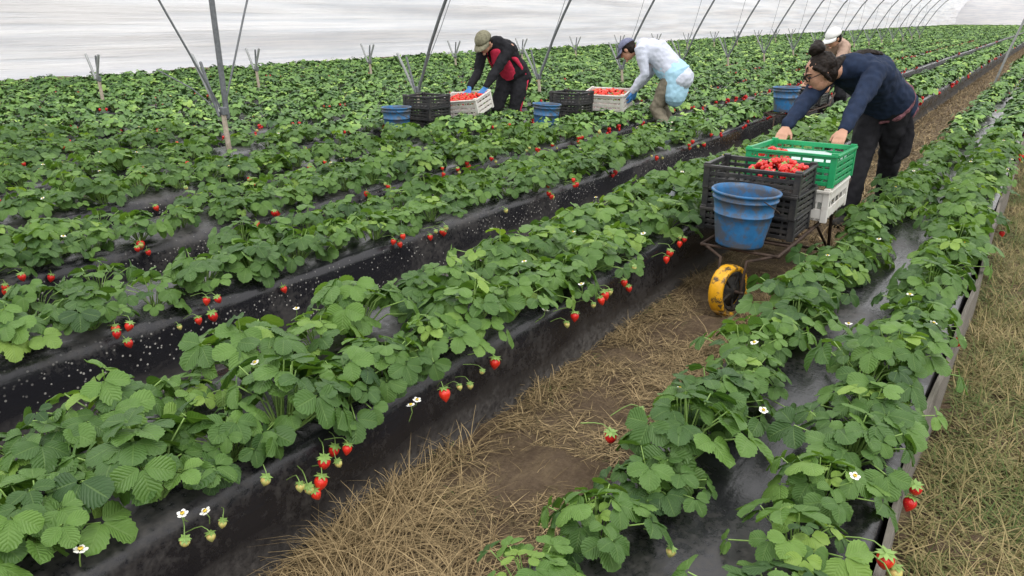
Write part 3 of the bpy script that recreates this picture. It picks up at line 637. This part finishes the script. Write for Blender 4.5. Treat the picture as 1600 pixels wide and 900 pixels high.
# ------------------------------------------------------------------ people
M_skin=simple("skin",(0.46,0.25,0.165),0.5,0.4,0,var=0.08,scale=25)
M_hair=simple("dark_hair",(0.011,0.007,0.005),0.6,0.2,0,var=0.6,scale=50)
M_iris=simple("iris",(0.03,0.02,0.015),0.2); M_lip=simple("lips",(0.42,0.15,0.13),0.5)
M_navy=simple("navy_knit",(0.014,0.024,0.052),0.85,0.2,0,var=0.25,scale=22,bump=0.3)
M_blackc=simple("black_cloth",(0.014,0.014,0.017),0.85,0.2,0,var=0.3,scale=20,bump=0.3)
M_white=simple("pale_shirt_cloth",(0.52,0.55,0.64),0.8,0.2,0,var=0.07,scale=14,bump=0.2)
M_khaki=simple("khaki_cloth",(0.20,0.175,0.13),0.85,0.2,0,var=0.3,scale=18,bump=0.3)
M_pink=simple("pink_red_cloth",(0.50,0.03,0.07),0.8,0.2,0,var=0.2,scale=18)
M_apron=simple("light_blue_apron",(0.36,0.58,0.72),0.7,0.2,0,var=0.08,scale=10)
M_capk=simple("khaki_cap_cloth",(0.20,0.19,0.13),0.85,0.2,0,var=0.35,scale=40)
M_capb=simple("grey_blue_cap_cloth",(0.16,0.17,0.25),0.85,0.2,0,var=0.35,scale=60)
M_capw=simple("white_cap_cloth",(0.75,0.75,0.74),0.8,0.2,0,var=0.05)
M_glove=simple("blue_glove",(0.05,0.20,0.50),0.45,0.4,0,var=0.15)
M_plaid=simple("pink_brown_pattern",(0.17,0.075,0.09),0.85,0.2,0,var=0.85,scale=45)
M_tan=simple("tan_knit",(0.40,0.28,0.22),0.85,0.2,0,var=0.1)
def ik(s,wp,a,b,pole):
    d=wp-s; L=min(d.length,(a+b)*0.999); dn=d.normalized(); x=(a*a-b*b+L*L)/(2*L); h=math.sqrt(max(0,a*a-x*x))
    if d.length>L: return s+d*(a/(a+b))
    p=(pole-dn*pole.dot(dn)).normalized(); return s+dn*x+p*h
def hand(bm,wr,d,pn,grow=0.0,thumb=1,curl=1.0):
    d=d.normalized(); pn=(pn-d*pn.dot(d)).normalized(); s=d.cross(pn).normalized()*thumb
    tube(bm,[wr-d*0.015,wr+d*0.02,wr+d*0.05,wr+d*0.085],[(0.024+grow,0.018+grow),(0.030+grow,0.016+grow),(0.038+grow,0.015+grow),(0.038+grow,0.013+grow)],side=s,seg=12)
    for k,l in enumerate((0.9,1.05,1.0,0.78)):
        b=wr+d*0.085+s*((1.5-k)*0.0205); c=curl
        p1=b+(d*0.036+pn*0.010*c)*l; p2=p1+(d*(0.022-0.006*c)+pn*0.018*c)*l; p3=p2+(d*(0.016-0.012*c)+pn*0.018*c)*l
        tube(bm,[b-d*0.01,p1,p2,p3],[0.0098+grow,0.0092+grow,0.0085+grow,0.0075+grow],seg=8)
    b=wr+d*0.03+s*0.028; p1=b+d*0.028+s*0.022+pn*0.012; p2=p1+d*0.026+s*0.006+pn*0.016
    tube(bm,[b,p1,p2],[0.0125+grow,0.0105+grow,0.0088+grow],seg=8)
def person(base,P):
    base=Vector(base); v=lambda a: Vector(a)-base
    hip,ch,hd=v(P['hip']),v(P['chest']),v(P['head']); left=Vector(P['left']).normalized(); f=Vector(P['face']).normalized()
    hu=Vector(P['hup']); hu=(hu-f*hu.dot(f)).normalized(); hr=f.cross(hu).normalized()
    spine=(ch-hip).normalized(); dep=left.cross(spine).normalized()
    up=Vector((0,0,1)); back=dep if dep.z>0 else -dep; bk=P.get('bulk',1.0)
    w1=hip.lerp(ch,0.33)+back*0.025; w2=hip.lerp(ch,0.68)+back*0.04
    tor=[hip-spine*0.06,hip,w1,w2,ch-spine*0.02,ch+spine*0.03]
    tr=[(0.135*bk,0.10*bk),(0.155*bk,0.115*bk),(0.135*bk,0.105*bk),(0.152*bk,0.118*bk),(0.165,0.10),(0.12,0.07)]
    shL,shR=ch+left*0.165-back*0.01,ch-left*0.165-back*0.01
    wrs=[v(P['wl']),v(P['wr'])]; arms=[]
    for sh,wr in ((shL,wrs[0]),(shR,wrs[1])): arms.append((sh,ik(sh,wr,0.29,0.255,Vector(P['epole'])),wr))
    legs=[]
    for s,ft in ((1,v(P['fl'])),(-1,v(P['fr']))):
        h=hip+left*0.09*s-spine*0.03; an=ft+Vector((0,0,0.08)); kn=ik(h,an,0.43,0.41,Vector(P['kpole'])); legs.append((h,kn,an,ft))
    nk=ch.lerp(hd,0.55); toe=Vector(P['toe']).normalized()
    bm=bmesh.new()
    ell(bm,hd+hu*0.015-f*0.01,(hr,f,hu),(0.075,0.092,0.098)); ell(bm,hd+f*0.022-hu*0.055,(hr,f,hu),(0.054,0.062,0.058)); ell(bm,hd+f*0.045-hu*0.02,(hr,f,hu),(0.058,0.045,0.06))
    tube(bm,[hd+f*0.083+hu*0.015,hd+f*0.106-hu*0.018],[0.008,0.013],seg=8); ell(bm,hd+f*0.083-hu*0.098,(hr,f,hu),(0.02,0.014,0.013))
    ell(bm,hd+f*0.078+hu*0.032,(hr,f,hu),(0.045,0.014,0.010))
    for s in (-1,1): ell(bm,hd+hr*0.075*s-hu*0.01-f*0.005,(hr,f,hu),(0.010,0.020,0.030))
    tube(bm,[ch+spine*0.0,nk,hd-hu*0.06-f*0.025],[0.060,0.052,0.052],seg=14)
    tube(bm,tor,[(a*0.93,b*0.93) for a,b in tr],side=left,seg=20)
    for sh,el,wr in arms: tube(bm,[sh,sh.lerp(el,.4),el,el.lerp(wr,.35),wr],[0.050,0.044,0.036,0.038,0.025])
    for i,(sh,el,wr) in enumerate(arms):
        hdv=(Vector(P['hd'][i])) if 'hd' in P else (wr-el); hand(bm,wr,hdv,Vector(P.get('palm',(0,-0.2,-1))),thumb=1 if i else -1)
    for h,kn,an,ft in legs:
        tube(bm,[h,h.lerp(kn,.5),kn,kn.lerp(an,.35),an],[0.082,0.072,0.052,0.052,0.034]); tube(bm,[ft+Vector((0,0,.045))-toe*0.05,ft+Vector((0,0,.04))+toe*0.06,ft+Vector((0,0,.03))+toe*0.15],[(0.034,0.038),(0.04,0.034),(0.036,0.022)],side=toe.cross(up))
    body=remesh("person",bm,M_skin,None,0.0065,0,smooth=1,category="person",label=P['label']); body.location=base
    for s in (-1,1):
        bm=bmesh.new(); ell(bm,hd+f*0.079+hr*0.031*s+hu*0.012,(hr,f,hu),(0.013,0.009,0.008),12,8); bm_obj("eye",bm,M_iris,body)
        bm=bmesh.new(); tube(bm,[hd+f*0.090+hr*0.014*s+hu*0.034,hd+f*0.086+hr*0.034*s+hu*0.038,hd+f*0.070+hr*0.050*s+hu*0.032],[0.0045,0.005,0.003],seg=8); bm_obj("eyebrow",bm,M_hair,body)
    bm=bmesh.new(); ell(bm,hd+f*0.088-hu*0.055,(hr,f,hu),(0.022,0.009,0.008),12,8); bm_obj("lips",bm,M_lip,body)
    bm=bmesh.new(); g=0.018
    tube(bm,[hip-spine*0.10]+tor,[(0.172*bk,0.135*bk)]+[(a+g+0.006,b+g+0.006) for a,b in tr],side=left,seg=22)
    for sh,el,wr in arms:
        tube(bm,[sh-(sh-ch)*0.25,sh,sh.lerp(el,.4),el,el.lerp(wr,.4),el.lerp(wr,P.get('sleeve',.93))],[0.070,0.072,0.068,0.058,0.055,0.040])
    tube(bm,[ch,ch.lerp(nk,0.55)],[(0.085),0.066]); 
    remesh("shirt",bm,P['shirt'],body,0.008,0.013,11)
    bm=bmesh.new(); tube(bm,[hip+spine*0.04,hip,hip-spine*0.07],[(0.158*bk,0.122*bk),(0.176*bk,0.138*bk),(0.15*bk,0.12*bk)],side=left,seg=22)
    for h,kn,an,ft in legs: tube(bm,[h,h.lerp(kn,.5),kn,kn.lerp(an,.5),an.lerp(kn,0.05)],[0.108,0.098,0.076,0.074,0.066])
    remesh("trousers",bm,P['pants'],body,0.009,0.015,10)
    for h,kn,an,ft in legs:
        bm=bmesh.new(); tube(bm,[an+Vector((0,0,.04)),an-Vector((0,0,.01))],[0.052,0.046]); tube(bm,[ft+Vector((0,0,.045))-toe*0.055,ft+Vector((0,0,.043))+toe*0.06,ft+Vector((0,0,.035))+toe*0.165],[(0.042,0.044),(0.048,0.040),(0.043,0.03)],side=toe.cross(up)); box(bm,ft+Vector((0,0,.012))+toe*0.05,(0.05,0.05,0.02)); remesh("boot",bm,M_rub,body,0.007)
    if P.get('gloves'):
        for i,(sh,el,wr) in enumerate(arms):
            bm=bmesh.new(); hdv=(Vector(P['hd'][i])) if 'hd' in P else (wr-el); hand(bm,wr,hdv,Vector(P.get('palm',(0,-0.2,-1))),0.003,thumb=1 if i else -1); tube(bm,[wr-(wr-el).normalized()*0.05,wr],[0.036,0.028]); remesh("glove",bm,M_glove,body,0.006,smooth=1)
    bm=bmesh.new()
    if P.get('bun'): 
        ell(bm,hd+hu*0.038-f*0.036,(hr,f,hu),(0.085,0.098,0.088)); ell(bm,hd-f*0.052-hu*0.02,(hr,f,hu),(0.078,0.060,0.083))
        bc=hd-f*0.040+hu*0.150; ell(bm,bc,(hr,f,hu),(0.050,0.052,0.044)); ell(bm,bc+hr*0.025-f*0.03+hu*.012,(hr,f,hu),(0.034,0.034,0.036)); ell(bm,bc-hr*0.03-f*0.01,(hr,f,hu),(0.030,0.034,0.030))
        tube(bm,[hd+hu*0.09-f*0.04,bc],[0.030,0.026],seg=10)
        for s in (-1,1): tube(bm,[hd+hr*0.068*s+f*0.034+hu*0.060,hd+hr*0.082*s+f*0.000+hu*0.01,hd+hr*0.082*s-f*0.018-hu*0.06],[0.018,0.020,0.010],seg=8)
        tube(bm,[hd-f*0.08-hu*0.02,nk+back*0.07,ch+back*0.130+left*0.04-spine*0.02,ch+back*0.16+left*0.06-spine*0.12,ch+back*0.16+left*0.05-spine*0.22],[(0.050,0.035),(0.045,0.030),(0.045,0.024),(0.04,0.018),(0.015,0.010)],side=left,seg=12)
        for q in range(5): tube(bm,[hd+f*(0.075-.01*q)+hu*0.075+hr*(.02*q-.04),hd+f*0.108+hu*(0.03-.01*q)+hr*(.022*q-.045),hd+f*(0.112-.01*q)-hu*0.03+hr*(.024*q-.05)],[0.005,0.004,0.003],seg=6)
    else:
        ell(bm,hd+hu*0.030-f*0.024,(hr,f,hu),(0.088,0.098,0.098)); ell(bm,hd-f*0.050-hu*0.02,(hr,f,hu),(0.078,0.062,0.08))
    remesh("hair",bm,M_hair,body,0.005,0.007,40)
    if P.get('cap'):
        bm=bmesh.new(); L=[]; seg=24
        for a in (0,15,30,50,70,85):
            c,s=math.cos(math.radians(a)),math.sin(math.radians(a)); L.append([bm.verts.new(hd+hu*(0.035+0.098*s)-f*0.014+hr*(0.098*c*math.cos(2*math.pi*k/seg))+f*(0.114*c*math.sin(2*math.pi*k/seg))) for k in range(seg)])
        for i in range(5):
            for k in range(seg): bm.faces.new((L[i][k],L[i][(k+1)%seg],L[i+1][(k+1)%seg],L[i+1][k]))
        bm.faces.new(L[-1])
        bmesh.ops.create_icosphere(bm,subdivisions=1,radius=0.008,matrix=Matrix.Translation(hd+hu*0.134-f*0.014))
        B=[]
        for r in (0.0,0.5,1.0):
            row=[]
            for k in range(13):
                a=math.radians(-75+150*k/12); x=math.sin(a)*(0.094+0.008*r); y=0.102*math.cos(a)+0.080*r*math.cos(a)**0.7; row.append(bm.verts.new(hd+hu*(0.037-0.022*r-0.02*r*abs(math.sin(a))**2)+hr*x+f*(y-0.01)))
            B.append(row)
        for i in range(2):
            for k in range(12): bm.faces.new((B[i][k],B[i][k+1],B[i+1][k+1],B[i+1][k]))
        o=bm_obj("cap",bm,P['cap'],body); sm=o.modifiers.new("t","SOLIDIFY"); sm.thickness=0.004
    if P.get('glasses'):
        bm=bmesh.new()
        for s in (-1,1):
            c=hd+f*0.098+hr*0.033*s+hu*0.010; pts=[c+hr*0.026*math.cos(a)+hu*0.019*math.sin(a) for a in np.linspace(0,2*math.pi,17)]; tube(bm,pts,[0.0028]*17,seg=6,cap=False)
            tube(bm,[hd+f*0.098+hr*0.059*s+hu*0.014,hd+f*0.04+hr*0.080*s+hu*0.012,hd-f*0.01+hr*0.084*s+hu*0.008],[0.0028]*3,seg=6)
        tube(bm,[hd+f*0.1-hr*0.008+hu*0.012,hd+f*0.1+hr*0.008+hu*0.012],[0.002]*2,seg=6); bm_obj("glasses",bm,M_blackc,body)
    return body,dict(hip=hip,ch=ch,spine=spine,left=left,back=back,hd=hd,f=f,hu=hu,hr=hr,legs=legs)
b,I=person((-1.0,5.95,0),dict(label="person in navy sweater and black trousers bending over cart",hip=(-0.95,6.02,0.90),chest=(-1.10,5.56,1.13),head=(-1.27,5.36,1.11),left=(0.94,-0.34,0.02),
   face=(-0.70,-0.58,-0.52),hup=(-0.45,-0.35,0.82),wl=(-1.00,5.05,0.79),wr=(-1.36,5.06,0.78),epole=(0.1,0.5,-0.8),hd=[(-0.05,-0.8,-0.45),(0.0,-0.8,-0.5)],bulk=1.14,
   fl=(-0.88,6.30,0.0),fr=(-1.04,5.80,0.0),kpole=(-0.1,-1,0.1),toe=(-0.25,-1,0),shirt=M_navy,pants=M_blackc,bun=True,glasses=True))
bm=bmesh.new(); h=I['hip']; sp=I['spine']; lf=I['left']; bk=I['back']
tube(bm,[h-sp*0.03+lf*0.19*math.cos(a)+bk*0.155*math.sin(a) for a in np.linspace(0,2*math.pi,17)],[0.022]*17,seg=10,cap=False)
tube(bm,[h+lf*0.12+bk*0.07+Vector((0,.09,0)),h+lf*0.18+Vector((0.0,0.13,-0.08)),h+lf*0.17+Vector((0,.12,-0.15))],[(0.05,0.04),(0.065,0.035),(0.04,0.025)],side=lf,seg=12)
remesh("waist_bag",bm,M_plaid,b,0.009,0.010,14)
bm=bmesh.new(); tube(bm,[h+lf*0.17+Vector((0.0,0.10,-0.12)),h+lf*0.20+Vector((0,.10,-0.26)),h+lf*0.19+Vector((0,.08,-0.38)),h+lf*0.15+Vector((0,.06,-0.44))],[(0.045,0.025),(0.055,0.022),(0.05,0.02),(0.03,0.015)],side=lf,seg=12)
remesh("tied_jacket",bm,M_blackc,b,0.009,0.012,14)
b,I=person((-5.42,7.8,0),dict(label="person in khaki cap and dark jacket sorting strawberries in crate",hip=(-5.32,7.56,0.84),chest=(-5.37,7.30,1.14),head=(-5.42,7.12,1.19),left=(0.93,0.36,0),
   face=(0.05,-0.75,-0.65),hup=(0,-0.55,0.8),wl=(-5.30,6.98,0.70),wr=(-5.50,6.94,0.70),epole=(-0.1,0.7,-0.3),hd=[(-0.3,-0.4,-0.7),(0.2,-0.5,-0.7)],palm=(0,-1,-.3),bulk=1.12,
   fl=(-5.20,7.72,0.03),fr=(-5.42,7.62,0.03),kpole=(0,-1,0.1),toe=(0.3,-1,0),shirt=M_blackc,pants=M_blackc,cap=M_capk,gloves=True,sleeve=.9))
bm=bmesh.new(); h,c,sp,lf,bk=I['hip'],I['ch'],I['spine'],I['left'],I['back']
tube(bm,[h.lerp(c,.0)-bk*0.100,h.lerp(c,.35)-bk*0.095,h.lerp(c,.7)-bk*0.105,c-bk*0.085],[(0.10,0.05),(0.11,0.055),(0.11,0.055),(0.07,0.04)],side=lf,seg=14)
for s in (-1,1): tube(bm,[c+lf*0.10*s-bk*0.06,h.lerp(c,.6)+lf*0.165*s-bk*0.04,h+lf*0.17*s-bk*0.03],[(0.02,0.03)]*3,side=lf)
remesh("vest_front",bm,M_pink,b,0.008,0.006,14)
h0,kn,an,ft=I['legs'][0]; bm=bmesh.new(); tube(bm,[h0+lf*0.098,h0.lerp(kn,.5)+lf*0.090,kn+lf*0.068,kn.lerp(an,.5)+lf*0.064],[(0.010,0.02)]*4,side=lf,seg=8); bm_obj("trouser_stripe",bm,M_pink,b)
b,I=person((-3.6,8.5,0),dict(label="person in pale shirt, cap and light blue apron bending down",hip=(-3.62,8.42,0.86),chest=(-3.96,8.34,1.13),head=(-4.17,8.29,1.10),left=(0.12,-1,0),
   face=(-0.72,-0.12,-0.68),hup=(-0.65,0,0.75),wl=(-4.02,8.17,0.64),wr=(-4.10,8.43,0.64),epole=(0.7,0,-0.3),hd=[(-0.15,0.1,-0.9),(-0.15,0.0,-0.9)],palm=(-1,0,-.2),bulk=1.15,
   fl=(-3.54,8.29,0.03),fr=(-3.58,8.53,0.03),kpole=(-1,0,0.1),toe=(-1,-.1,0),shirt=M_white,pants=M_khaki,cap=M_capb,gloves=True))
h,c,sp,lf,bk=I['hip'],I['ch'],I['spine'],I['left'],I['back']
bm=bmesh.new(); tube(bm,[h+sp*0.14,h+sp*0.07,h+Vector((0.02,0,0)),h+Vector((0.03,0,-.12)),h+Vector((0.04,0,-.22)),h+Vector((0.04,0,-.26))],[(0.176,0.142),(0.19,0.155),(0.205,0.175),(0.195,0.150),(0.20,0.135),(0.20,0.13)],side=lf,seg=20)
remesh("apron",bm,M_apron,b,0.009,0.012,10)
b,I=person((-2.5,11.3,0),dict(label="person in white cap and tan sweater bending over cart",hip=(-2.46,11.5,0.84),chest=(-2.49,11.08,1.12),head=(-2.46,10.88,1.21),left=(1,-0.15,0),
   face=(-0.5,-0.7,-0.5),hup=(-.2,-.4,0.85),wl=(-2.38,10.66,0.66),wr=(-2.68,10.68,0.66),epole=(0,.7,-0.4),
   fl=(-2.38,11.6,0.03),fr=(-2.58,11.4,0.03),kpole=(0,-1,0.1),toe=(0,-1,0),shirt=M_tan,pants=M_blackc,cap=M_capw))
print("done objs",len(bpy.data.objects))
